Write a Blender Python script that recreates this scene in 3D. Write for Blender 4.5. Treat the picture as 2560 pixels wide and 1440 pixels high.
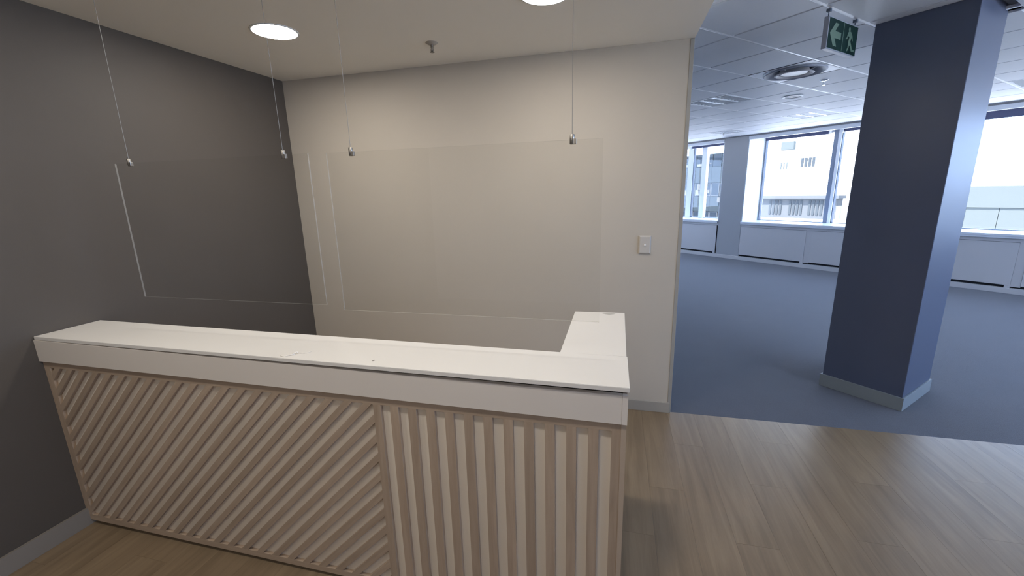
import bpy, bmesh, math, random
from mathutils import Vector, Matrix
random.seed(7)
S = bpy.context.scene
for o in list(bpy.data.objects): bpy.data.objects.remove(o)
COL = S.collection

# ------------------------------------------------------------------ camera
F_PX = 1044.44
yaw, pitch, roll = -.247, -.2255, -.0255
cd = bpy.data.cameras.new('camera'); cam = bpy.data.objects.new('camera', cd); COL.objects.link(cam)
cd.sensor_width = 36; cd.lens = F_PX * 36 / 2560; cd.clip_start = .02; cd.clip_end = 400
fw = Vector((math.sin(yaw)*math.cos(pitch), math.cos(yaw)*math.cos(pitch), math.sin(pitch)))
r0 = Vector((math.cos(yaw), -math.sin(yaw), 0)); u0 = r0.cross(fw)
rt = math.cos(roll)*r0 + math.sin(roll)*u0; up = -math.sin(roll)*r0 + math.cos(roll)*u0
M = Matrix((rt, up, -fw)).transposed().to_4x4(); M.translation = Vector((2.5717, -3.0012, 1.6204))
cam.matrix_world = M
S.camera = cam

# ------------------------------------------------------------------ world, daylight, exposure
W = bpy.data.worlds.new('overcast_sky'); S.world = W; W.use_nodes = True
bg = W.node_tree.nodes['Background']
bg.inputs[0].default_value = (.57, .76, 1.12, 1); bg.inputs[1].default_value = 7.4
LAMP = 93.0                                  # emission of the round ceiling lamps
LAMP_COL = (1.0, .945, .86, 1)
sd = bpy.data.lights.new('sun', 'SUN'); sd.energy = 36; sd.angle = .02; sd.color = (1, .93, .84)
so = bpy.data.objects.new('sun', sd); COL.objects.link(so)            # stands behind the building: lights the street and the facades opposite
_d = Vector((math.cos(.7814), -math.sin(.7814), 0))*.22 + Vector((math.sin(.7814), math.cos(.7814), 0))*.45 + Vector((0, 0, -.86))
so.rotation_euler = _d.to_track_quat('-Z', 'Y').to_euler()
S.view_settings.view_transform = 'Standard'; S.view_settings.look = 'None'
S.view_settings.exposure = 0.0; S.view_settings.gamma = 1; S.view_settings.use_curve_mapping = False
S.cycles.use_denoising = True
S.cycles.max_bounces = 10; S.cycles.diffuse_bounces = 6; S.cycles.glossy_bounces = 4
S.cycles.transparent_max_bounces = 16; S.cycles.sample_clamp_indirect = 6
S.cycles.caustics_reflective = False; S.cycles.caustics_refractive = False

def portal(a0, a1, b0, b1, z0, z1, n):
    th = .7814; U_ = Vector((math.cos(th), -math.sin(th), 0)); V_ = Vector((math.sin(th), math.cos(th), 0))
    d = bpy.data.lights.new('window_portal', 'AREA'); d.shape = 'RECTANGLE'; d.size = math.hypot(a1-a0, b1-b0); d.size_y = z1-z0
    o = bpy.data.objects.new('window_portal', d); COL.objects.link(o)
    nn = U_*n[0] + V_*n[1]; ax = Vector((0, 0, 1)).cross(-nn).normalized(); ay = (-nn).cross(ax)
    m = Matrix((ax, ay, -nn)).transposed().to_4x4(); m.translation = U_*((a0+a1)/2) + V_*((b0+b1)/2) + Vector((0, 0, (z0+z1)/2)); o.matrix_world = m
    d.cycles.is_portal = True
for a0_, a1_ in ((-4.7, -2.0), (-1.42, 4.0), (4.6, 6.9)): portal(a0_, a1_, 9.66, 9.66, .86, 2.66, (0, -1))
portal(7.25, 7.25, 1.6, 9.0, .86, 2.66, (-1, 0)); portal(-6.75, -6.75, 1.6, 9.0, .86, 2.66, (1, 0))  # portals of the two added side window bands

# ------------------------------------------------------------------ two frames: room (x,y) and office grid (a,b)
TH = .7814
U = Vector((math.cos(TH), -math.sin(TH), 0)); V = Vector((math.sin(TH), math.cos(TH), 0))
def P(a, b, z=0): return U*a + V*b + Vector((0, 0, z))

# ------------------------------------------------------------------ materials
def new(name):
    m = bpy.data.materials.new(name); m.use_nodes = True
    return m, m.node_tree, m.node_tree.nodes['Principled BSDF']
def mat(name, c, rough=.6, metal=0, noise=0, nscale=30, bump=0, bscale=200, spec=.5, coords='Object'):
    m, t, b = new(name)
    b.inputs['Base Color'].default_value = (*c, 1); b.inputs['Roughness'].default_value = rough
    b.inputs['Metallic'].default_value = metal; b.inputs['Specular IOR Level'].default_value = spec
    tc = t.nodes.new('ShaderNodeTexCoord')
    if noise:
        n = t.nodes.new('ShaderNodeTexNoise'); n.inputs['Scale'].default_value = nscale; n.inputs['Detail'].default_value = 4
        r = t.nodes.new('ShaderNodeMapRange'); r.inputs['To Min'].default_value = 1-noise; r.inputs['To Max'].default_value = 1+noise
        x = t.nodes.new('ShaderNodeMix'); x.data_type = 'RGBA'; x.blend_type = 'MULTIPLY'; x.inputs[0].default_value = 1
        x.inputs[6].default_value = (*c, 1)
        t.links.new(tc.outputs[coords], n.inputs['Vector']); t.links.new(n.outputs['Fac'], r.inputs['Value'])
        t.links.new(r.outputs[0], x.inputs[7]); t.links.new(x.outputs[2], b.inputs['Base Color'])
    if bump:
        n2 = t.nodes.new('ShaderNodeTexNoise'); n2.inputs['Scale'].default_value = bscale
        bm = t.nodes.new('ShaderNodeBump'); bm.inputs['Strength'].default_value = bump; bm.inputs['Distance'].default_value = .002
        t.links.new(tc.outputs[coords], n2.inputs['Vector']); t.links.new(n2.outputs['Fac'], bm.inputs['Height'])
        t.links.new(bm.outputs[0], b.inputs['Normal'])
    return m
def wood(name, c1, c2, axis=0, rough=.5, scale=1.0, grain=1.0, spec=.4, blotch=0, tone=.08):
    """streaky grain running along the object's own axis; each object gets its own shift and tone"""
    m, t, b = new(name); N = t.nodes.new; L = t.links.new
    tc = N('ShaderNodeTexCoord'); oi = N('ShaderNodeObjectInfo')
    mp = N('ShaderNodeMapping'); sc = [14*scale]*3; sc[axis] = .9*scale; mp.inputs['Scale'].default_value = sc
    ad = N('ShaderNodeVectorMath'); ad.operation = 'ADD'
    ml = N('ShaderNodeVectorMath'); ml.operation = 'SCALE'; ml.inputs[0].default_value = (13, 7, 5)
    L(oi.outputs['Random'], ml.inputs['Scale']); L(tc.outputs['Object'], ad.inputs[0]); L(ml.outputs[0], ad.inputs[1])
    L(ad.outputs[0], mp.inputs['Vector'])
    n = N('ShaderNodeTexNoise'); n.inputs['Scale'].default_value = 3; n.inputs['Detail'].default_value = 8; n.inputs['Roughness'].default_value = .62
    n.inputs['Distortion'].default_value = .6; L(mp.outputs[0], n.inputs['Vector'])
    cr = N('ShaderNodeValToRGB'); cr.color_ramp.elements[0].position = .5-.22*grain; cr.color_ramp.elements[1].position = .5+.22*grain
    cr.color_ramp.elements[0].color = (*c2, 1); cr.color_ramp.elements[1].color = (*c1, 1); L(n.outputs['Fac'], cr.inputs[0])
    rg = N('ShaderNodeMapRange'); rg.inputs['To Min'].default_value = 1-tone; rg.inputs['To Max'].default_value = 1+tone; L(oi.outputs['Random'], rg.inputs['Value'])
    x = N('ShaderNodeMix'); x.data_type = 'RGBA'; x.blend_type = 'MULTIPLY'; x.inputs[0].default_value = 1
    L(cr.outputs[0], x.inputs[6]); L(rg.outputs[0], x.inputs[7]); out = x.outputs[2]
    if blotch:
        n3 = N('ShaderNodeTexNoise'); n3.inputs['Scale'].default_value = 2.2; L(ad.outputs[0], n3.inputs['Vector'])
        r3 = N('ShaderNodeMapRange'); r3.inputs['To Min'].default_value = 1-blotch; r3.inputs['To Max'].default_value = 1+blotch; L(n3.outputs['Fac'], r3.inputs['Value'])
        y = N('ShaderNodeMix'); y.data_type = 'RGBA'; y.blend_type = 'MULTIPLY'; y.inputs[0].default_value = 1
        L(out, y.inputs[6]); L(r3.outputs[0], y.inputs[7]); out = y.outputs[2]
    L(out, b.inputs['Base Color']); b.inputs['Roughness'].default_value = rough; b.inputs['Specular IOR Level'].default_value = spec
    bp = N('ShaderNodeBump'); bp.inputs['Strength'].default_value = .15; bp.inputs['Distance'].default_value = .001
    L(n.outputs['Fac'], bp.inputs['Height']); L(bp.outputs[0], b.inputs['Normal'])
    return m
def glass(name, tint=(1, 1, 1), refl=1.0, rough=.0):
    """clear sheet: passes light straight through, mirrors by Fresnel"""
    m = bpy.data.materials.new(name); m.use_nodes = True; t = m.node_tree; t.nodes.clear()
    o = t.nodes.new('ShaderNodeOutputMaterial'); mx = t.nodes.new('ShaderNodeMixShader')
    tr = t.nodes.new('ShaderNodeBsdfTransparent'); tr.inputs[0].default_value = (*tint, 1)
    gl = t.nodes.new('ShaderNodeBsdfGlossy'); gl.inputs['Roughness'].default_value = rough
    fr = t.nodes.new('ShaderNodeFresnel'); ge = t.nodes.new('ShaderNodeNewGeometry')
    mr = t.nodes.new('ShaderNodeMapRange'); mr.inputs['To Min'].default_value = 1.45; mr.inputs['To Max'].default_value = 1/1.45
    t.links.new(ge.outputs['Backfacing'], mr.inputs['Value']); t.links.new(mr.outputs[0], fr.inputs[0])
    mu = t.nodes.new('ShaderNodeMath'); mu.operation = 'MULTIPLY'; mu.inputs[1].default_value = refl
    t.links.new(fr.outputs[0], mu.inputs[0]); t.links.new(mu.outputs[0], mx.inputs[0])
    t.links.new(tr.outputs[0], mx.inputs[1]); t.links.new(gl.outputs[0], mx.inputs[2]); t.links.new(mx.outputs[0], o.inputs[0])
    return m
def emit(name, c, s):
    m = bpy.data.materials.new(name); m.use_nodes = True; t = m.node_tree; t.nodes.clear()
    o = t.nodes.new('ShaderNodeOutputMaterial'); e = t.nodes.new('ShaderNodeEmission')
    e.inputs[0].default_value = c; e.inputs[1].default_value = s; t.links.new(e.outputs[0], o.inputs[0]); return m

M_ = dict(
 greige = mat('greige_wall_paint', (.515, .46, .385), .75, noise=.03, nscale=3, bump=.12, bscale=350),
 taupe  = mat('dark_taupe_wall_paint', (.080, .066, .053), .62, noise=.04, nscale=3, bump=.12, bscale=350),
 endtrim= mat('corner_trim_paint', (.33, .31, .275), .6),
 plaster= mat('white_ceiling_paint', (.90, .87, .80), .8, noise=.02, nscale=2),
 officew= mat('pale_grey_wall_paint', (.62, .63, .65), .7, noise=.02, nscale=2),
 pillarm= mat('grey_pillar_paint', (.38, .385, .40), .7, noise=.02, nscale=2),
 columnm= mat('charcoal_column_paint', (.074, .090, .142), .34, noise=.04, nscale=4, bump=.2, bscale=300),
 skirtg = mat('grey_skirting_paint', (.36, .33, .285), .5),
 skirtl = mat('pale_grey_skirting_paint', (.235, .207, .178), .5),
 skirtc = mat('grey_column_skirting_paint', (.21, .235, .25), .5),
 tile   = mat('mineral_fibre_tile', (.62, .64, .68), .55, noise=.03, nscale=60, bump=.15, bscale=250, spec=.7),
 tbar   = mat('white_enamel_ceiling_bar', (.92, .93, .95), .32, spec=.6),
 white  = mat('white_enamel', (.72, .74, .76), .4),
 frame  = mat('white_window_frame', (.86, .88, .90), .4),
 alu    = mat('blue_grey_window_frame', (.22, .26, .34), .4),  # shaded side of the mullions put into a blue grey colour
 seal   = mat('dark_window_seal', (.08, .10, .14), .5),
 sillm  = mat('white_sill', (.74, .76, .80), .28),
 casing = mat('pale_grey_casing_panel', (.56, .54, .54), .5, noise=.02, nscale=2),
 darkgap= mat('dark_void', (.012, .012, .016), .8),
 slate  = mat('slate_blind_fabric', (.085, .095, .17), .8, noise=.06, nscale=80),
 top    = mat('white_laminate_top', (.74, .715, .685), .30, noise=.012, nscale=5, spec=.5),
 topedge= mat('white_laminate_edge', (.60, .55, .51), .45),
 fascia = mat('white_laminate_fascia', (.70, .645, .59), .42, noise=.012, nscale=5),
 backing= mat('white_backing_board', (.80, .73, .65), .55, noise=.02, nscale=6),
 underg = mat('brown_raw_board', (.03, .02, .015), .8),  # brown board darkened: shade of the counter gaps put into the colour
 steel  = mat('brushed_steel', (.42, .39, .35), .32, metal=1, noise=.1, nscale=60),
 cable  = mat('steel_cable', (.30, .29, .27), .4, metal=.6),
 chrome = mat('satin_sprinkler_metal', (.22, .20, .17), .4, metal=.6),
 chromew= mat('bright_sprinkler_metal', (.8, .82, .85), .25, metal=.8),
 rose   = mat('sprinkler_rose_paint', (.36, .33, .29), .5),
 switchm= mat('white_switch_plastic', (.54, .50, .45), .35),
 peel   = mat('white_plastic_peeling', (.80, .77, .73), .4),
 speck  = mat('grey_speck', (.25, .23, .2), .7),
 smudge = mat('grey_smudge', (.42, .40, .37), .5),
 signg  = mat('dark_green_sign', (.008, .030, .026), .5, spec=.15),
 signp  = mat('pale_green_pictogram', (.115, .18, .135), .5),
 signb  = mat('grey_sign_box', (.30, .32, .37), .4),
 dark   = mat('dark_grille', (.10, .13, .18), .5),
 louvre = mat('bright_louvre', (.9, .92, .95), .18, metal=.3),
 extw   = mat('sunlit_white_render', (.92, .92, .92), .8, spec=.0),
 extb   = mat('blue_grey_cladding', (.022, .028, .033), .6, spec=.0, noise=.05, nscale=.4),
 extg   = mat('blue_grey_glazing', (.014, .019, .026), .2, spec=.0, noise=.3, nscale=.35),
 extd   = mat('dark_louvre_opening', (.045, .052, .058), .7, spec=.0),
 exts   = mat('shaded_white_wall', (.075, .08, .085), .8, spec=.0),  # white wall with its shade put into a dark base colour
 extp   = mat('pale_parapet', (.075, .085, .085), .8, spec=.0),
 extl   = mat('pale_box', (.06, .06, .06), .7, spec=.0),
 ground = mat('street_ground', (.50, .50, .50), .9),
 paneg  = glass('window_glass', (.96, .98, 1.0), 1.0),
 screen = glass('clear_acrylic', (.985, .985, .98), .5),
 lamp   = emit('lamp_diffuser', LAMP_COL, LAMP),
 woodx  = wood('grey_brown_oak_across', (.46, .355, .268), (.35, .262, .192), 0, .5),
 woodz  = wood('grey_brown_oak_upright', (.46, .355, .268), (.35, .262, .192), 2, .5),
 edgew  = mat('oak_edge_band', (.45, .36, .28), .5),
 plank  = wood('oak_vinyl_plank', (.285, .208, .128), (.168, .117, .070), 1, .36, scale=.55, grain=1.15, spec=.5, blotch=.18, tone=.03),
)
m = bpy.data.materials.new('polished_acrylic_edge'); m.use_nodes = True; t = m.node_tree; t.nodes.clear()
o_ = t.nodes.new('ShaderNodeOutputMaterial'); mx = t.nodes.new('ShaderNodeMixShader'); mx.inputs[0].default_value = .45
tr = t.nodes.new('ShaderNodeBsdfTransparent'); pb = t.nodes.new('ShaderNodeBsdfPrincipled')
pb.inputs['Base Color'].default_value = (.8, .8, .78, 1); pb.inputs['Roughness'].default_value = .18; pb.inputs['Metallic'].default_value = .75
t.links.new(tr.outputs[0], mx.inputs[1]); t.links.new(pb.outputs[0], mx.inputs[2]); t.links.new(mx.outputs[0], o_.inputs[0])
M_['edge'] = m
# carpet: short loop pile with fleck
m, t, b = new('blue_grey_carpet'); N = t.nodes.new; L = t.links.new
tc = N('ShaderNodeTexCoord'); n1 = N('ShaderNodeTexNoise'); n1.inputs['Scale'].default_value = 260; n1.inputs['Detail'].default_value = 3
n2 = N('ShaderNodeTexNoise'); n2.inputs['Scale'].default_value = 5; n2.inputs['Detail'].default_value = 5
cr = N('ShaderNodeValToRGB'); cr.color_ramp.elements[0].position = .3; cr.color_ramp.elements[1].position = .7
cr.color_ramp.elements[0].color = (.022, .024, .033, 1); cr.color_ramp.elements[1].color = (.078, .082, .110, 1)
r = N('ShaderNodeMapRange'); r.inputs['To Min'].default_value = .86; r.inputs['To Max'].default_value = 1.14
x = N('ShaderNodeMix'); x.data_type = 'RGBA'; x.blend_type = 'MULTIPLY'; x.inputs[0].default_value = 1
for n in (n1, n2): L(tc.outputs['Object'], n.inputs['Vector'])
L(n1.outputs['Fac'], cr.inputs[0]); L(n2.outputs['Fac'], r.inputs['Value']); L(cr.outputs[0], x.inputs[6]); L(r.outputs[0], x.inputs[7])
L(x.outputs[2], b.inputs['Base Color']); b.inputs['Roughness'].default_value = .95; b.inputs['Specular IOR Level'].default_value = .2
b.inputs['Sheen Weight'].default_value = .25; b.inputs['Sheen Roughness'].default_value = .5
bp = N('ShaderNodeBump'); bp.inputs['Strength'].default_value = .5; bp.inputs['Distance'].default_value = .004
L(n1.outputs['Fac'], bp.inputs['Height']); L(bp.outputs[0], b.inputs['Normal']); M_['carpet'] = m

# ------------------------------------------------------------------ builders
def tag(o, label=None, cat=None, group=None, kind=None):
    if label: o['label'] = label
    if cat: o['category'] = cat
    if group: o['group'] = group
    if kind: o['kind'] = kind
    return o
def link(name, me, m, parent=None, loc=(0, 0, 0), rot=0.0):
    me.materials.append(M_[m] if isinstance(m, str) else m)
    o = bpy.data.objects.new(name, me); COL.objects.link(o)
    o.location = loc; o.rotation_euler.z = rot
    if parent: o.parent = parent
    return o
def empty(name, loc=(0, 0, 0), rot=0.0, parent=None):
    o = bpy.data.objects.new(name, None); COL.objects.link(o); o.location = loc; o.rotation_euler.z = rot; o.empty_display_size = .1
    if parent: o.parent = parent
    return o
def box(name, lo, hi, m, parent=None, bevel=0, rot=0.0, origin=None, inner=None):
    """box from lo to hi, given in the parent's frame; the origin sits at the middle of its foot"""
    lo, hi = Vector(lo), Vector(hi); c = Vector(((lo.x+hi.x)/2, (lo.y+hi.y)/2, lo.z)); bm = bmesh.new()
    bmesh.ops.create_cube(bm, size=1)
    for v in bm.verts: v.co = Vector((v.co.x*(hi.x-lo.x), v.co.y*(hi.y-lo.y), (v.co.z+.5)*(hi.z-lo.z)))
    if bevel: bmesh.ops.bevel(bm, geom=bm.edges[:], offset=bevel, segments=2, affect='EDGES', profile=.5)
    me = bpy.data.meshes.new(name); bm.to_mesh(me); bm.free()
    return link(name, me, m, parent, c)
def abox(name, a0, a1, b0, b1, z0, z1, m, parent=None, bevel=0):
    """box in the office frame; top-level when no parent, else the parent must itself stand in the office frame at its origin"""
    o = box(name, (a0, b0, z0), (a1, b1, z1), m, parent, bevel)
    if not parent:
        c = o.location.copy(); o.location = P(c.x, c.y, c.z); o.rotation_euler.z = -TH
    return o
def prism(name, pts, d0, d1, m, parent=None, plane='xy', loc=(0, 0, 0), bevel=0):
    """closed outline extruded from d0 to d1 along the third axis"""
    def mk(p, d): return {'xy': (p[0], p[1], d), 'xz': (p[0], d, p[1]), 'yz': (d, p[0], p[1])}[plane]
    bm = bmesh.new(); A = [bm.verts.new(mk(p, d0)) for p in pts]; B = [bm.verts.new(mk(p, d1)) for p in pts]
    bm.faces.new(A); bm.faces.new(B[::-1]); n = len(pts)
    for i in range(n): bm.faces.new((A[i], A[(i+1) % n], B[(i+1) % n], B[i]))
    bmesh.ops.recalc_face_normals(bm, faces=bm.faces)
    if bevel: bmesh.ops.bevel(bm, geom=bm.edges[:], offset=bevel, segments=2, affect='EDGES')
    me = bpy.data.meshes.new(name); bm.to_mesh(me); bm.free()
    return link(name, me, m, parent, loc)
def lathe(name, prof, m, parent=None, loc=(0, 0, 0), seg=48, smooth=True, axis='z'):
    bm = bmesh.new(); rings = []
    for r, z in prof:
        rings.append([bm.verts.new((r*math.cos(2*math.pi*i/seg), r*math.sin(2*math.pi*i/seg), z)) for i in range(seg)] if r > 1e-6 else [bm.verts.new((0, 0, z))])
    for A, B in zip(rings, rings[1:]):
        for i in range(seg):
            j = (i+1) % seg
            if len(A) == 1 and len(B) == 1: continue
            if len(A) == 1: bm.faces.new((A[0], B[i], B[j]))
            elif len(B) == 1: bm.faces.new((A[i], A[j], B[0]))
            else: bm.faces.new((A[i], A[j], B[j], B[i]))
    bmesh.ops.recalc_face_normals(bm, faces=bm.faces)
    if axis == 'y':
        for v in bm.verts: v.co = Vector((v.co.x, -v.co.z, v.co.y))
    me = bpy.data.meshes.new(name); bm.to_mesh(me); bm.free()
    if smooth:
        for p in me.polygons: p.use_smooth = True
        try: me.set_sharp_from_angle(angle=math.radians(35))
        except Exception: pass
    return link(name, me, m, parent, loc)
def tube(name, pts, r, m, parent=None, loc=(0, 0, 0), seg=8, flat=1.0):
    bm = bmesh.new(); prev = None; pts = [Vector(p) for p in pts]
    for i, p in enumerate(pts):
        d = (pts[min(i+1, len(pts)-1)] - pts[max(i-1, 0)]).normalized()
        s = d.cross(Vector((0, 0, 1))); s = s.normalized() if s.length > 1e-4 else Vector((1, 0, 0)); w = s.cross(d)
        ring = [bm.verts.new(p + s*math.cos(2*math.pi*k/seg)*r + w*math.sin(2*math.pi*k/seg)*r*flat) for k in range(seg)]
        if prev:
            for k in range(seg): bm.faces.new((prev[k], prev[(k+1) % seg], ring[(k+1) % seg], ring[k]))
        else: bm.faces.new(ring[::-1])
        prev = ring
    bm.faces.new(prev); bmesh.ops.recalc_face_normals(bm, faces=bm.faces)
    me = bpy.data.meshes.new(name); bm.to_mesh(me); bm.free()
    for q in me.polygons: q.use_smooth = True
    return link(name, me, m, parent, loc)
def copy_tree(o, parent=None):
    c = o.copy(); COL.objects.link(c)
    if parent: c.parent = parent
    for ch in list(o.children): copy_tree(ch, c)
    return c

H = 2.505          # plaster ceiling of the reception
HG = 2.677         # tiled ceiling of the office
WB = 8.914         # office frame: plane of the window wall
xw = lambda y: .015 + .03*y

# ------------------------------------------------------------------ the setting: reception shell
ang = math.atan(.03)
o = prism('wall_left', [(xw(.1), .1), (xw(-6), -6), (xw(-6)-.15, -6), (xw(.1)-.15, .1)], 0, H+.25, 'taupe')
tag(o, 'dark taupe painted wall at the left end of the white counter', kind='structure')
o = box('wall_back', (.0, 0, 0), (2.976, .13, H+.25), 'greige'); tag(o, 'greige wall behind the counter with the light switch', kind='structure')
o = box('trim_1', (2.976, -.003, 0), (3.0, .133, H), 'endtrim', bevel=.002); tag(o, 'narrow grey corner trim on the free end of the greige wall', kind='structure')
o = box('baseboard_back', (.0, -.012, 0), (2.990, 0, .080), 'skirtg', bevel=.002); tag(o, 'grey skirting along the foot of the greige wall', kind='structure')
o = prism('baseboard_left', [(xw(-5.9)+.002, -5.9), (xw(-5.9)+.016, -5.9), (xw(-.02)+.016, -.02), (xw(-.02)+.002, -.02)], 0, .092, 'skirtl')
tag(o, 'pale grey skirting along the foot of the dark taupe wall', kind='structure')
o = prism('ceiling', [(-.25, .14), (3.0, .14), (3.0, -6), (-.5, -6)], H, H+.25, 'plaster'); tag(o, 'plain plaster ceiling over the reception counter', kind='structure')

# floors
fl = empty('floor'); tag(fl, 'grey brown oak vinyl plank floor of the reception', kind='structure')
box('screed', (-.4, -6, -.06), (6.9, .008, -.003), 'darkgap', fl)
PW, PL = .182, 1.22
pm = {}
for i in range(int(7.2/PW)+1):
    x0 = -.3 + i*PW; off = (i*.37 % 1)*PL; y = .008; first = True
    while y > -5.9:
        ln = PL - off if first and PL-off > .15 else PL
        first = False; y1 = max(y-ln, -6)
        k = round(y-y1, 3)
        if k not in pm:
            bm = bmesh.new(); bmesh.ops.create_cube(bm, size=1)
            for v in bm.verts: v.co = Vector((v.co.x*(PW-.0006), v.co.y*(k-.0006), (v.co.z-.5)*.003))
            pm[k] = bpy.data.meshes.new('plank'); bm.to_mesh(pm[k]); bm.free(); pm[k].materials.append(M_['plank'])
        q = bpy.data.objects.new('plank', pm[k]); COL.objects.link(q); q.parent = fl; q.location = (x0+PW/2, (y+y1)/2, 0)
        y = y1
cf = prism('floor_carpet', [tuple(P(-6.5, -6))[:2], tuple(P(-6.5, 9.6))[:2], tuple(P(9, 9.6))[:2], tuple(P(9, -6))[:2]], -.12, -.06, 'darkgap')
bpy.data.objects.remove(cf)
# carpet polygon: everything of the office on the far side of y = .008
pa, pb_, pc = P(-6.5, 9.6), P(8, 9.6), None
o = prism('floor_carpet', [(3.0, .008), (8.5, .008), (P(8, 3).x, .008), tuple(P(8, 9.6))[:2], tuple(P(-6.5, 9.6))[:2], tuple(P(-6.5, 6.6))[:2], (-.0, .14), (3.0, .14)], -.06, 0, 'carpet')
tag(o, 'blue grey carpet of the open office beyond the reception', kind='structure')

# outer shell, so no daylight enters except through the windows
sh = empty('wall_right', rot=-TH); tag(sh, 'plain outer walls closing the office, outside the picture', kind='structure')
def shell_window(n, horiz, p0, p1, q, label):  # unseen window bands, added so more daylight brightens the office
    w = empty('window_%d' % n, rot=-TH); tag(w, label, kind='structure')
    def bx(nm, s0, s1, t0, t1, z0, z1, m): abox(nm, *((t0, t1, s0, s1) if horiz else (s0, s1, t0, t1)), z0, z1, m, w)
    bx('sill_wall', p0, p1, q, q+.2, -.1, .86, 'officew'); bx('head_wall', p0, p1, q, q+.2, 2.66, 3.1, 'officew')
    k = p0
    while k < p1-.1:
        bx('mullion', k, k+.08, q+.05, q+.15, .86, 2.66, 'frame'); bx('pane', k+.08, min(k+1.36, p1), q+.09, q+.095, .86, 2.66, 'paneg'); k += 1.36
abox('wall_side', 7.0, 7.2, -7.7, 1.6, -.1, 3.1, 'officew', sh)
shell_window(4, True, 1.6, 9.0, 7.0, 'window band of the right hand office wall, outside the picture')
abox('wall_side', -6.7, -6.5, -7.5, 1.6, -.1, 3.1, 'officew', sh)
abox('wall_front', -6.7, 7.2, -7.7, -7.5, -.1, 3.1, 'officew', sh)
abox('roof_slab', -6.7, 7.2, -7.7, 9.75, 2.90, 3.15, 'officew', sh)
abox('base_slab', -6.7, 7.2, -7.7, 9.75, -.3, -.10, 'officew', sh)

shell_window(5, True, 1.6, 9.0, -6.7, 'window band of the left hand office wall, outside the picture')
# ------------------------------------------------------------------ tiled ceiling
tc_ = empty('ceiling', rot=-TH); tc_.name = 'ceiling_tiled'; tag(tc_, 'suspended ceiling of square grey mineral tiles over the open office', kind='structure')
GA, GB, TA, TB = 2.509, 2.806, .587, .600
DIFF = (2, 2); LIGHTS = [(4, 3), (4, 7), (-1+0, 3), (0, 7), (2, 8), (7, 8), (7, 3)]
SPK = (3, 4)
tile_me = {}
def tile(a0, a1, b0, b1):
    k = (round(a1-a0, 3), round(b1-b0, 3))
    if k not in tile_me:
        bm = bmesh.new(); bmesh.ops.create_cube(bm, size=1)
        for v in bm.verts: v.co = Vector((v.co.x*k[0], v.co.y*k[1], (v.co.z+.5)*.014))
        tile_me[k] = bpy.data.meshes.new('ceiling_tile'); bm.to_mesh(tile_me[k]); bm.free(); tile_me[k].materials.append(M_['tile'])
    q = bpy.data.objects.new('ceiling_tile', tile_me[k]); COL.objects.link(q); q.parent = tc_; q.location = ((a0+a1)/2, (b0+b1)/2, HG)
def in_plaster(a, b):
    p = P(a, b); return p.x < 3.0 and p.y < .14
G = .011
CA0, CA1, CB0, CB1 = 2.524, 3.030, 3.500, 4.062          # column footprint
skip = {DIFF} | set(LIGHTS)
for i in range(-5, 13):
    for j in range(-4, 10):
        a1 = GA - (i-1)*TA; a0 = a1 - TA; b0 = GB + j*TB; b1 = min(b0+TB, 8.86)
        if b1-b0 < .03: continue
        corners = [in_plaster(a, b) for a in (a0, a1) for b in (b0, b1)]
        if all(corners) or (i, j) in skip: continue
        if i > 8 and j < 2: continue
        if i == 0 and j == 1: tile(a0+G, a1-G, b0+G, CB0-.004); continue
        if i == 0 and j == 2: tile(a0+G, a1-G, CB1+.004, b1-G); continue
        if any(corners):
            if j < 1 or sum(corners) > 1: continue
        tile(a0+G, a1-G, b0+G, b1-G)
for i in range(-5, 14):
    a = GA - (i-1)*TA
    abox('grid_bar', a-.012, a+.012, 1.0 if i < 9 else 3.8, 8.86, HG+.002, HG+.03, 'tbar', tc_) if i > 0 else abox('grid_bar', a-.012, a+.012, (.4 if i > -2 else -1.2) if i != 0 else CB1, 8.86, HG+.002, HG+.03, 'tbar', tc_)
for j in range(-4, 11):
    b = GB + j*TB
    al = max(-4.6, -8.5 - 1.02*b*-1 if False else -4.6)
    if j < 2: al = {-4: 3.6, -3: 3.0, -2: 2.45, -1: 1.9, 0: 1.6, 1: .9}[j]
    abox('grid_bar', al, 5.7, b-.012, b+.012, HG+.012, HG+.03, 'tbar', tc_)
abox('border_angle', -6.4, 6.9, 8.86, 8.90, HG+.004, HG+.03, 'tile', tc_)
abox('ceiling_void', -6.5, 7.0, -7.4, 9.6, HG+.055, HG+.10, 'tile', tc_)

# ------------------------------------------------------------------ column
co = empty('column', P((CA0+CA1)/2, (CB0+CB1)/2), -TH); tag(co, 'square charcoal painted column standing on the blue grey carpet', 'column', kind='structure')
wa, wb = (CA1-CA0)/2, (CB1-CB0)/2
box('shaft', (-wa, -wb, 0), (wa, wb, HG+.05), 'columnm', co, bevel=.004)
for nm, lo, hi in (('skirting_board', (-wa-.012, -wb-.012, 0), (wa+.012, -wb, .1)), ('skirting_board', (-wa-.012, wb, 0), (wa+.012, wb+.012, .1)),
                   ('skirting_board', (wa, -wb, 0), (wa+.012, wb, .1)), ('skirting_board', (-wa-.012, -wb, 0), (-wa, wb, .1))):
    box(nm, lo, hi, 'skirtc', co, bevel=.0015)

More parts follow.
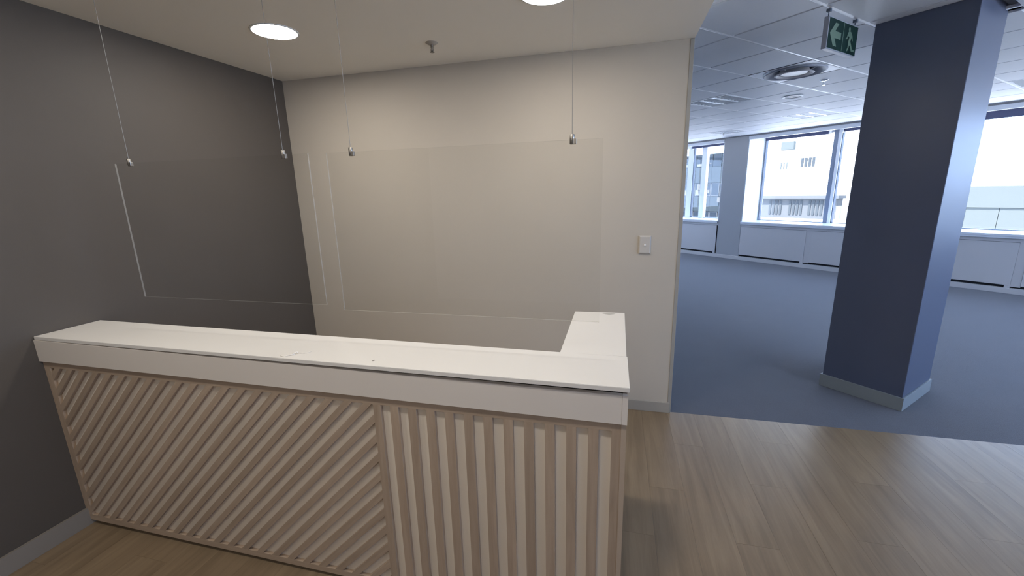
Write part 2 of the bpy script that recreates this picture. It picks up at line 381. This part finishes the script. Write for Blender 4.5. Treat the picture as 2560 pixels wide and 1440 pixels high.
# ------------------------------------------------------------------ window wall (office frame)
ww = empty('wall_far', rot=-TH); tag(ww, 'window wall of the office with grey casing panels under the sills', kind='structure')
GLB = 9.55
abox('spandrel', -6.5, 7.0, WB+.05, 9.7, 0, .78, 'darkgap', ww)
abox('header', -6.5, 7.0, WB+.04, 9.7, 2.665, 3.0, 'officew', ww)
abox('pillar', -1.975, -1.43, WB, 9.7, .07, HG-.01, 'pillarm', ww, bevel=.004)
abox('pillar', -6.5, -4.75, WB, 9.7, .07, HG-.01, 'pillarm', ww, bevel=.004)
abox('pillar', 4.03, 4.58, WB, 9.7, .07, HG-.01, 'pillarm', ww, bevel=.004)
abox('plinth_board', -6.5, 7.0, WB-.022, WB+.05, 0, .078, 'casing', ww, bevel=.003)
panels = [(-4.70, -3.40), (-3.36, -2.005), (-1.425, -.105), (-.005, 1.262), (1.362, 2.632), (2.732, 3.995), (4.60, 5.8), (5.86, 6.95)]
for a0, a1 in panels: abox('casing_panel', a0, a1, WB, WB+.018, .118, .738, 'casing', ww, bevel=.003)
abox('casing_frame', -6.5, 7.0, WB+.010, WB+.03, .742, .80, 'casing', ww)
for a0, a1 in zip([p[1] for p in panels[:-1]], [p[0] for p in panels[1:]]):
    if a1-a0 < .2: abox('casing_post', a0+.002, a1-.002, WB+.008, WB+.03, .10, .742, 'casing', ww)
for a0, a1 in panels: abox('casing_end', a1-.055, a1, WB+.002, WB+.03, .078, .118, 'casing', ww); 
abox('wall_top_band', -6.5, 7.0, WB+.03, WB+.05, 2.655, HG+.05, 'pillarm', ww)

def window(n, a0, a1, mull, label):
    w = empty('window_%d' % n, rot=-TH); tag(w, label, kind='structure')
    abox('sill', a0+.003, a1-.003, WB-.045, GLB+.02, .822, .856, 'sillm', w, bevel=.004)
    abox('sill_nosing', a0+.003, a1-.003, WB-.038, WB-.018, .795, .824, 'sillm', w, bevel=.003)
    abox('reveal', a0-.0, a0+.012, WB+.01, GLB, .85, 2.66, 'frame', w); abox('reveal', a1-.012, a1, WB+.01, GLB, .85, 2.66, 'frame', w)
    abox('pelmet', a0+.003, a1-.003, WB-.012, WB+.05, 2.585, 2.652, 'sillm', w, bevel=.003)
    abox('head_rail', a0, a1, GLB-.02, GLB+.06, 2.60, 2.67, 'frame', w); abox('bottom_rail', a0, a1, GLB-.01, GLB+.05, .855, .868, 'alu', w)
    edges = [a0] + mull + [a1]
    for q in mull:
        abox('mullion', q-.075, q+.0, GLB-.05, GLB+.06, .856, 2.66, 'alu' if n > 1 else 'frame', w, bevel=.003)  # wide bay: shaded side of the frame, painted blue grey
        abox('mullion_cap', q+.001, q+.055, GLB-.055, GLB+.06, .856, 2.66, 'frame', w, bevel=.003)
        abox('seal', q+.056, q+.066, GLB-.03, GLB+.05, .856, 2.66, 'seal', w)
    for p, q in zip(edges, edges[1:]):
        abox('pane', p+.02, q-.02, GLB+.012, GLB+.018, .86, 2.66, 'paneg', w)
    abox('seal', a0+.03, a0+.042, GLB-.03, GLB+.05, .856, 2.66, 'seal', w)
    return w
w1 = window(1, -4.75, -1.98, [], 'narrow window bay left of the grey pillar with a white upright')
for a, b in ((-3.32, -3.18), (-2.925, -2.795)):
    abox('mullion', a, b, GLB-.05, GLB+.06, .856, 2.66, 'frame', w1, bevel=.003); abox('seal', b+.001, b+.012, GLB-.03, GLB+.04, .856, 2.66, 'seal', w1) if a < -3 else abox('seal', a-.012, a-.001, GLB-.03, GLB+.04, .856, 2.66, 'seal', w1)
window(2, -1.43, 4.03, [-.022, 1.34, 2.70], 'wide window bay running from the grey pillar past the charcoal column')
window(3, 4.58, 6.98, [5.8], 'window bay at the right end of the office, outside the picture')

def blind(a0, a1, zb, label, br=True):
    r = empty('roller_blind', P((a0+a1)/2, 9.38, 2.585), -TH); tag(r, label, 'blind'); h = (a1-a0)/2
    box('fabric', (-h, -.002, zb-2.585), (h, .002, .075), 'slate', r)
    o = lathe('roller', [(0, -h), (.026, -h), (.026, h), (0, h)], 'slate', r, (0, .02, .045), 20); o.rotation_euler = (0, math.pi/2, 0)
    box('bottom_bar', (-h, -.006, zb-2.585-.014), (h, .006, zb-2.585), 'slate', r, bevel=.002)
    for s in (-1, 1): box('bracket', (s*(h+.012)-.009, -.03, -.02), (s*(h+.012)+.009, .05, .08), 'white', r, bevel=.002)
    return r
blind(-3.14, -2.00, 2.590, 'slate roller blind rolled up over the narrow window left of the grey pillar')
blind(-1.33, -.14, 2.575, 'slate roller blind rolled up right of the grey pillar')
blind(.10, 1.22, 2.590, 'slate roller blind rolled up behind the charcoal column')
blind(1.46, 2.58, 2.530, 'slate roller blind rolled up right of the charcoal column')

# ------------------------------------------------------------------ reception counter
Yf, Yb = -1.745, -1.7305        # front of the wooden boards, face of the white backing
ct = empty('reception_counter', (1.29, -1.63, 0)); ct_loc = Vector(ct.location)
tag(ct, 'white topped reception counter with slatted grey brown oak front', 'counter')
def zt(x): return .869 - .0052*x         # top edge of the slots: falls slightly to the right
def zb_(x): return .058 - .0065*x        # their lower edge
def fix(o): o.location = Vector(o.location) - ct_loc; return o
XL, XD0, XD1, XR = 0.0, 1.7067, 1.7375, 2.576
def bpoly(name, pts, d0, d1, m): return fix(prism(name, pts, d0, d1, m, ct, 'xz'))
xl = xw(Yf)+.001
bpoly('top_rail', [(xl, zt(xl)), (2.576, zt(2.576)), (2.576, .8885), (xl, .9015)], Yf, Yb+.006, 'woodx')
bpoly('bottom_rail', [(xl, .026), (2.576, .018), (2.576, zb_(2.576)), (xl, zb_(xl))], Yf, Yb+.006, 'woodx')
bpoly('plinth', [(xl+.01, 0), (2.60, 0), (2.60, .022), (xl+.01, .028)], Yb+.012, Yb+.03, 'underg')
bpoly('left_stile', [(xl, zb_(0)), (XL, zb_(0)), (XL, zt(0)), (xl, zt(0))], Yf, Yb, 'woodz')
bpoly('divider', [(XD0, zb_(XD0)), (XD1, zb_(XD1)), (XD1, zt(XD1)), (XD0, zt(XD0))], Yf, Yb, 'woodz')
bpoly('right_stile', [(XR, .018), (2.606, .018), (2.606, .8885), (XR, .8885)], Yf, Yb, 'woodz')
bpoly('side_edge', [(2.606, .0), (2.622, .0), (2.622, .8885), (2.606, .8885)], Yf-.001, Yb, 'edgew')
bpoly('backing_board', [(xl, .03), (2.606, .03), (2.606, .89), (xl, .89)], Yb, Yb+.012, 'backing')
def upright(x0, x1):
    c = (x0+x1)/2; o = prism('slat', [(x0-c, 0), (x1-c, 0), (x1-c, zt(x1)-zb_(x1)), (x0-c, zt(x0)-zb_(x0))], Yf, Yb, 'woodz', ct, 'xz')
    o.location = Vector((c, 0, zb_(c))) - ct_loc
for k in range(11): upright(XD1+.039+k*.0725, XD1+.0725+k*.0725)
# sloping slats: clip the band  c0 < x - z < c1  to the left field
def clip(poly, n, d):
    out = []
    for i in range(len(poly)):
        p, q = poly[i], poly[(i+1) % len(poly)]; sp = p[0]*n[0]+p[1]*n[1]-d; sq = q[0]*n[0]+q[1]*n[1]-d
        if sp >= 0: out.append(p)
        if (sp > 0) != (sq > 0): t_ = sp/(sp-sq); out.append((p[0]+t_*(q[0]-p[0]), p[1]+t_*(q[1]-p[1])))
    return out
field = [(XL, zb_(XL)), (XD0, zb_(XD0)), (XD0, zt(XD0)), (XL, zt(XL))]
cs = [-.803+.0814*k if k < 10 else .011+.0829*(k-10) for k in range(-1, 32)]
for c in cs:
    pl = clip(clip(field, (1, -1), c-.0355), (-1, 1), -c)
    pl = [p for i, p in enumerate(pl) if math.dist(p, pl[i-1]) > 1e-4]
    if len(pl) < 3: continue
    cx = sum(p[0] for p in pl)/len(pl); cz = sum(p[1] for p in pl)/len(pl); s2 = math.sqrt(.5)
    loc = [((p[0]-cx)*s2+(p[1]-cz)*s2, -(p[0]-cx)*s2+(p[1]-cz)*s2) for p in pl]
    o = prism('slat', loc, Yf, Yb, 'woodx', ct, 'xz'); o.rotation_euler.y = -math.pi/4; o.location = Vector((cx, 0, cz)) - ct_loc
bpoly('fascia', [(xl, .9025), (2.606, .8890), (2.606, .9895), (xl, 1.0065)], -1.756, -1.738, 'fascia')
bpoly('fascia_end', [(2.6065, .8889), (2.6235, .8888), (2.6235, .9890), (2.6065, .9895)], -1.7565, -1.738, 'fascia')
bpoly('sub_top', [(xl, .985), (2.60, .98), (2.60, 1.0065), (xl, 1.0068)], -1.730, -1.53, 'underg')  # recessed strip filling the gap, coloured dark to read as shade
# carcass behind and the return wing
def cbox(n, lo, hi, m, bevel=0): return fix(box(n, lo, hi, m, ct, bevel))
cbox('side_panel', (2.606, -1.735, 0), (2.622, -.955, 1.0065), 'woodz', .001)
cbox('carcass', (.0, -1.720, .03), (2.600, -1.700, .985), 'backing')
cbox('back_panel', (.0, -1.54, 0), (2.39, -1.524, 1.0065), 'fascia')
cbox('wing_panel', (2.39, -1.52, 0), (2.405, -.955, 1.0065), 'fascia')
cbox('wing_end', (2.405, -.968, 0), (2.606, -.955, 1.0065), 'fascia')
xt = xw(-1.6)+.002
tp = prism('counter_top', [(xw(-1.74)+.002, -1.752), (2.6265, -1.769), (2.6245, -1.512), (xt+.004, -1.492)], 1.0078, 1.0235, 'top', bevel=.0012)
tag(tp, 'long white laminate top laid along the front of the counter', 'counter top')
tp2 = prism('counter_top', [(2.378, -1.5125), (2.6215, -1.5115), (2.6235, -.938), (2.381, -.946)], 1.0070, 1.0233, 'top', bevel=.0012)
tag(tp2, 'short white laminate top on the return wing beside the greige wall', 'counter top')
sm = prism('smudge', [(2.515, -.966), (2.530, -.958), (2.555, -.957), (2.58, -.961), (2.572, -.972), (2.55, -.983), (2.535, -.978)], 1.0233, 1.0236, 'smudge', tp2)
sp_ = prism('speck', [(1.705, -1.722), (1.712, -1.724), (1.716, -1.715), (1.709, -1.711)], 1.0235, 1.0238, 'speck', tp)
# peeled strips lying on the top
zc = 1.0247
s1 = tube('plastic_peeling', [(0, 0, 0), (.012, -.004, .001), (.022, -.003, .0), (.03, .006, .001), (.04, .016, .002), (.048, .02, .001)], .0022, 'peel', None, (1.322, -1.742, zc), 8, .5)
s1b = tube('curl', [(.036, .018, .001), (.041, .027, .005), (.048, .034, .006), (.052, .031, .003)], .003, 'peel', s1, (0, 0, 0), 8, .5)
tag(s1, 'curled white plastic peeling lying near the front edge of the long top', 'plastic strip')
s2_ = tube('plastic_peeling', [(0, 0, 0), (.01, .004, .001), (.02, .003, .0), (.028, .012, .0), (.036, .022, .001)], .0016, 'peel', None, (1.378, -1.706, zc-.0004), 8, .45)
tag(s2_, 'thin faint plastic thread behind the curled peeling', 'plastic strip')

# ------------------------------------------------------------------ hanging screens over the counter
def clip_obj(par, x, z, side):
    c = lathe('clip', [(0, -.016), (.0078, -.016), (.0084, -.0145), (.0084, .0145), (.0078, .016), (0, .016)], 'steel', par, (x, 0, z), 24)
    box('jaw', (side*.004-.006, -.007, -.016), (side*.004+.006+side*.004, .006, .002), 'steel', c, .001)
    return c
def screen(x0, x1, z0, z1, clips, label):
    y = -1.5; r = empty('hanging_screen', ((x0+x1)/2, y, z0)); tag(r, label, 'screen', None)
    h = (x1-x0)/2; t2 = .0035; hz = z1-z0
    bm = bmesh.new(); bmesh.ops.create_cube(bm, size=1)
    for v in bm.verts: v.co = Vector((v.co.x*2*h, v.co.y*2*t2, (v.co.z+.5)*hz))
    me = bpy.data.meshes.new('pane'); bm.to_mesh(me); bm.free(); o = link('pane', me, 'screen', r); me.materials.append(M_['edge'])
    for p in me.polygons: p.material_index = 0 if abs(p.normal.y) > .5 else 1
    for cx, cz in clips:
        clip_obj(r, cx-(x0+x1)/2, cz-z0, 1)
        L_ = H - (cz+.016)
        lathe('cable', [(0, 0), (.0009, 0), (.0009, L_), (0, L_)], 'cable', r, (cx-(x0+x1)/2, 0, cz+.016-z0), 8)
    return r
screen(.335, 1.367, 1.165, 1.791, [(.421, 1.794), (1.250, 1.792)], 'clear acrylic screen on two thin cables in front of the dark corner')
screen(1.452, 2.520, 1.147, 1.788, [(1.562, 1.789), (2.417, 1.790)], 'clear acrylic screen on two thin cables before the greige wall')

# ------------------------------------------------------------------ round ceiling lamps
def downlight(x, y, label, group=None):
    r = empty('downlight', (x, y, H)); tag(r, label, 'ceiling light', group)
    lathe('rim', [(.112, 0), (.121, 0), (.121, -.003), (.112, -.004), (.112, 0)], 'white', r)
    lathe('diffuser', [(0, -.002), (.112, -.002)], 'lamp', r)
    return r
downlight(.732, -.847, 'lit round ceiling lamp near the dark corner')
downlight(2.222, -.850, 'lit round ceiling lamp cut by the top edge of the picture')
for x, y in ((.73, -2.48), (2.22, -2.48), (.73, -4.3), (2.22, -4.3)):
    downlight(x, y, 'lit round ceiling lamp behind the camera', 'round lamps outside the picture')

# ------------------------------------------------------------------ sprinklers
def sprinkler(name, loc, m1, m2, rose, label):
    r = empty(name, loc); tag(r, label, 'sprinkler')
    lathe('rose', [(0, 0), (rose, 0), (rose, -.002), (rose*.6, -.010), (rose*.35, -.012), (0, -.012)], m1, r)
    lathe('stem', [(0, -.010), (.008, -.010), (.0075, -.022), (.0045, -.026), (.0045, -.046), (0, -.046)], m2, r, seg=20)
    for s in (-1, 1): tube('arm', [(s*.008, 0, -.022), (s*.011, 0, -.034), (s*.004, 0, -.050)], .0016, m2, r)
    lathe('deflector', [(0, -.049), (.013, -.050), (.014, -.052), (0, -.0525)], m2, r, seg=20)
    return r
sprinkler('ceiling_sprinkler', (1.463, -.421, H), 'rose', 'chrome', .037, 'pendent sprinkler with round rose in the plain plaster ceiling')
sprinkler('ceiling_sprinkler', P(1.62, 4.93, HG), 'chromew', 'chromew', .042, 'chrome sprinkler in the tiled ceiling beside the charcoal column')
sprinkler('ceiling_sprinkler', P(-1.40, 7.95, HG), 'chromew', 'chrome', .035, 'small sprinkler in the tiled ceiling near the grey pillar')

# ------------------------------------------------------------------ light switch
sw = empty('light_switch', (2.764, 0, 1.245)); tag(sw, 'white single light switch on the greige wall', 'switch')
bm = bmesh.new()
def ringv(w, h, y): return [bm.verts.new((sx*w/2, y, sz*h/2)) for sx, sz in ((-1, -1), (1, -1), (1, 1), (-1, 1))]
R = [ringv(.080, .126, -.0), ringv(.080, .126, -.005), ringv(.066, .110, -.013)]
for A, B in zip(R, R[1:]):
    for i in range(4): bm.faces.new((A[i], A[(i+1) % 4], B[(i+1) % 4], B[i]))
bm.faces.new(R[-1]); bm.faces.new(R[0][::-1]); bmesh.ops.recalc_face_normals(bm, faces=bm.faces)
bmesh.ops.bevel(bm, geom=bm.edges[:], offset=.0012, segments=2, affect='EDGES')
me = bpy.data.meshes.new('cover_plate'); bm.to_mesh(me); bm.free(); link('cover_plate', me, 'switchm', sw)
box('button', (-.006, -.017, -.008), (.006, -.012, .006), 'peel', sw, .002)

# ------------------------------------------------------------------ exit sign (hangs in the plane a = 2.51)
sg = empty('exit_sign', P(2.495, 3.087, 2.45), -TH); tag(sg, 'hanging dark green exit sign with an arrow and a running figure', 'sign')
box('case', (-.015, -.205, 0), (.014, .205, .185), 'signb', sg, .002)
box('face_panel', (.0145, -.197, .008), (.0155, -.004, .178), 'signg', sg); box('face_panel', (.0145, .004, .008), (.0155, .197, .178), 'signg', sg)
box('divider', (.0145, -.003, .008), (.0160, .003, .178), 'signp', sg)
def flat(name, pts): return prism(name, pts, .0155, .0162, 'signp', sg, 'yz')
sgz = lambda x, y: (x, y)
flat('arrow', [(-.180, .093), (-.118, .158), (-.072, .158), (-.112, .112), (-.030, .112), (-.030, .072), (-.112, .072), (-.078, .026), (-.124, .026)])
fg = lathe('figure_head', [(0, 0), (.013, 0), (.013, .0007), (0, .0007)], 'signp', sg, (.0155, .078, .150), 20); fg.rotation_euler.y = math.pi/2
flat('figure', [(.070, .136), (.098, .140), (.128, .118), (.140, .090), (.133, .086), (.117, .106), (.108, .082), (.128, .062), (.142, .040), (.178, .040), (.176, .028), (.132, .028), (.112, .052),
                (.098, .060), (.092, .036), (.078, .020), (.068, .026), (.080, .042), (.080, .078), (.088, .106), (.072, .110), (.060, .090), (.040, .086), (.038, .093), (.052, .098), (.060, .122)])
for y in (-.19, .18):
    tube('hanger', [(0, y, .183), (0, y, .212)], .003, 'dark', sg, seg=8); box('hanger_clip', (-.012, y-.010, .210), (.012, y+.010, .232), 'dark', sg, .002)

# ------------------------------------------------------------------ fittings in the tiled ceiling
def tcen(i, j): return GA-(i-.5)*TA, GB+(j+.5)*TB
a, b = tcen(*DIFF)
df = empty('air_diffuser', P(a, b, HG), -TH); tag(df, 'large round air diffuser set in a white square ceiling plate', 'air vent')
# plate with a round hole
bm = bmesh.new(); n = 48; outer = []; inner = []
for i in range(n):
    th = 2*math.pi*i/n; c, s = math.cos(th), math.sin(th); k = 1/max(abs(c), abs(s))
    outer.append(bm.verts.new((c*k*.283, s*k*.289, 0))); inner.append(bm.verts.new((c*.262, s*.262, -.001)))
for i in range(n): bm.faces.new((outer[i], outer[(i+1) % n], inner[(i+1) % n], inner[i]))
bmesh.ops.recalc_face_normals(bm, faces=bm.faces); me = bpy.data.meshes.new('plate'); bm.to_mesh(me); bm.free(); link('plate', me, 'white', df)
lathe('outer_cone', [(.264, .0), (.262, -.012), (.248, -.016), (.235, -.006), (.190, .040), (.185, .045)], 'signb', df)
lathe('throat', [(.262, -.001), (.262, .052), (0, .052)], 'dark', df)
lathe('inner_cone', [(.165, -.020), (.150, -.026), (.135, -.018), (.118, .020), (.110, .022)], 'casing', df)
lathe('centre_disc', [(0, -.014), (.108, -.014), (.112, -.010), (.112, .01), (0, .01)], 'signb', df)
for k in range(3):
    th = k*2.094+.4; tube('stay', [(.12*math.cos(th), .12*math.sin(th), .0), (.2*math.cos(th), .2*math.sin(th), .034)], .006, 'white', df)
a, b = tcen(*SPK)
sk_ = empty('ceiling_speaker', P(a, b, HG), -TH); tag(sk_, 'small round grey grille in the ceiling behind the air diffuser', 'ceiling speaker')
lathe('ring', [(.105, 0), (.112, -.004), (.108, -.010), (.095, -.012), (.082, -.006), (.082, 0)], 'white', sk_)
lathe('grille', [(0, -.008), (.05, -.008), (.083, -.003)], 'dark', sk_)
def troffer(i, j, label):
    a, b = tcen(i, j); r = empty('ceiling_light', P(a, b, HG), -TH); tag(r, label, 'ceiling light'); ha, hb = .281, .288
    for lo, hi in (((-ha, -hb, -.002), (ha, -hb+.016, .03)), ((-ha, hb-.016, -.002), (ha, hb, .03)), ((-ha, -hb+.016, -.002), (-ha+.016, hb-.016, .03)), ((ha-.016, -hb+.016, -.002), (ha, hb-.016, .03))):
        box('rim', lo, hi, 'white', r, .001)
    box('reflector', (-ha, -hb, .045), (ha, hb, .050), 'dark', r)
    for q in (-.27, -.09, .09, .27): box('side_louvre', (q-.012, -hb+.016, -.001), (q+.012, hb-.016, .040), 'louvre', r) if abs(q) < .2 else None
    for q in range(8):
        y = -.245 + q*.07; box('cross_louvre', (-ha+.016, y-.004, .002), (ha-.016, y+.004, .040), 'louvre', r)
    return r
LBL = ['unlit square louvred light at the wall edge beyond the air diffuser', 'unlit louvred light whose bright stripes show before the wide window',
       'unlit louvred light right of the charcoal column, nearer one', 'unlit louvred light right of the charcoal column, farther one',
       'unlit louvred light by the window just left of the charcoal column', 'unlit louvred light above the narrow window', 'unlit louvred light hidden behind the greige wall']
for (i, j), lb in zip(LIGHTS, LBL): troffer(i, j, lb)

# ------------------------------------------------------------------ the street outside (office frame, ~50 m away)
def bld(name, label): r = empty(name, rot=-TH); tag(r, label, 'building'); return r
g = abox('ground', -160, 160, -160, 160, -14.2, -14, 'ground'); tag(g, 'street level far below the windows', kind='structure')
B0 = 60
wh = bld('building', 'overexposed white building seen through the wide window')
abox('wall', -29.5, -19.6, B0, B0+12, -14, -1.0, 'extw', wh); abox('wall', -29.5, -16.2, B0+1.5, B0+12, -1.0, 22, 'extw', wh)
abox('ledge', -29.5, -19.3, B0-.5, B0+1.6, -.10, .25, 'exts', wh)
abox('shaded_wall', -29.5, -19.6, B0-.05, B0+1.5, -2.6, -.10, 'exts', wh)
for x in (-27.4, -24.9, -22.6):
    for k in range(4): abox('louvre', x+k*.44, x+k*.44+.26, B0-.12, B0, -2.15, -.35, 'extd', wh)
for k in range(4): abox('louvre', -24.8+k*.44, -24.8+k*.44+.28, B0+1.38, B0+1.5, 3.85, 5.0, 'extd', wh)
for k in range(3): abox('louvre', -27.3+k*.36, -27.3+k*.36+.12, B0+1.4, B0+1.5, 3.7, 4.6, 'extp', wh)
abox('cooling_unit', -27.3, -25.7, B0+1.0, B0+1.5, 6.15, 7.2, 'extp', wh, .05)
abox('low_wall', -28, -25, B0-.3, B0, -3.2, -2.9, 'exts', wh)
bl = bld('building', 'blue grey office block seen through the narrow window')
abox('wall', -52, -31.5, B0+1.2, B0+14, -14, 6.6, 'extb', bl)
for z0, z1 in ((2.29, 4.63), (-2.10, .20), (-7, -4.6)):
    for k in range(7): abox('spandrel_panel', -51+k*2.8, -48.24+k*2.8, B0+.9, B0+1.2, z0, z1, 'extb', bl)
for z0, z1 in ((4.70, 6.5), (.26, 2.22), (-4.5, -2.16)):
    for k in range(14):
        x = -51+k*1.4; f = abox('window', x+.05, x+1.33, B0+1.0, B0+1.2, z0, z1, 'exts' if z0 < 4 else 'extb', bl)
        f2 = abox('pane', x+.12, x+1.26, B0+.97, B0+1.0, z0+.10, z1-.08, 'extg', bl)
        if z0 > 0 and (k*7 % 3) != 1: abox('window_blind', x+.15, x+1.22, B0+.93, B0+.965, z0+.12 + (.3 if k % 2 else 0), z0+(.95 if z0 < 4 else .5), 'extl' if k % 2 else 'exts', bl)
abox('cooling_unit', -35.6, -34.4, B0+.6, B0+.9, -.7, .05, 'extl', bl, .03)
abox('cooling_unit', -39.2, -38.6, B0+.6, B0+.9, 1.2, 2.1, 'extl', bl, .03)
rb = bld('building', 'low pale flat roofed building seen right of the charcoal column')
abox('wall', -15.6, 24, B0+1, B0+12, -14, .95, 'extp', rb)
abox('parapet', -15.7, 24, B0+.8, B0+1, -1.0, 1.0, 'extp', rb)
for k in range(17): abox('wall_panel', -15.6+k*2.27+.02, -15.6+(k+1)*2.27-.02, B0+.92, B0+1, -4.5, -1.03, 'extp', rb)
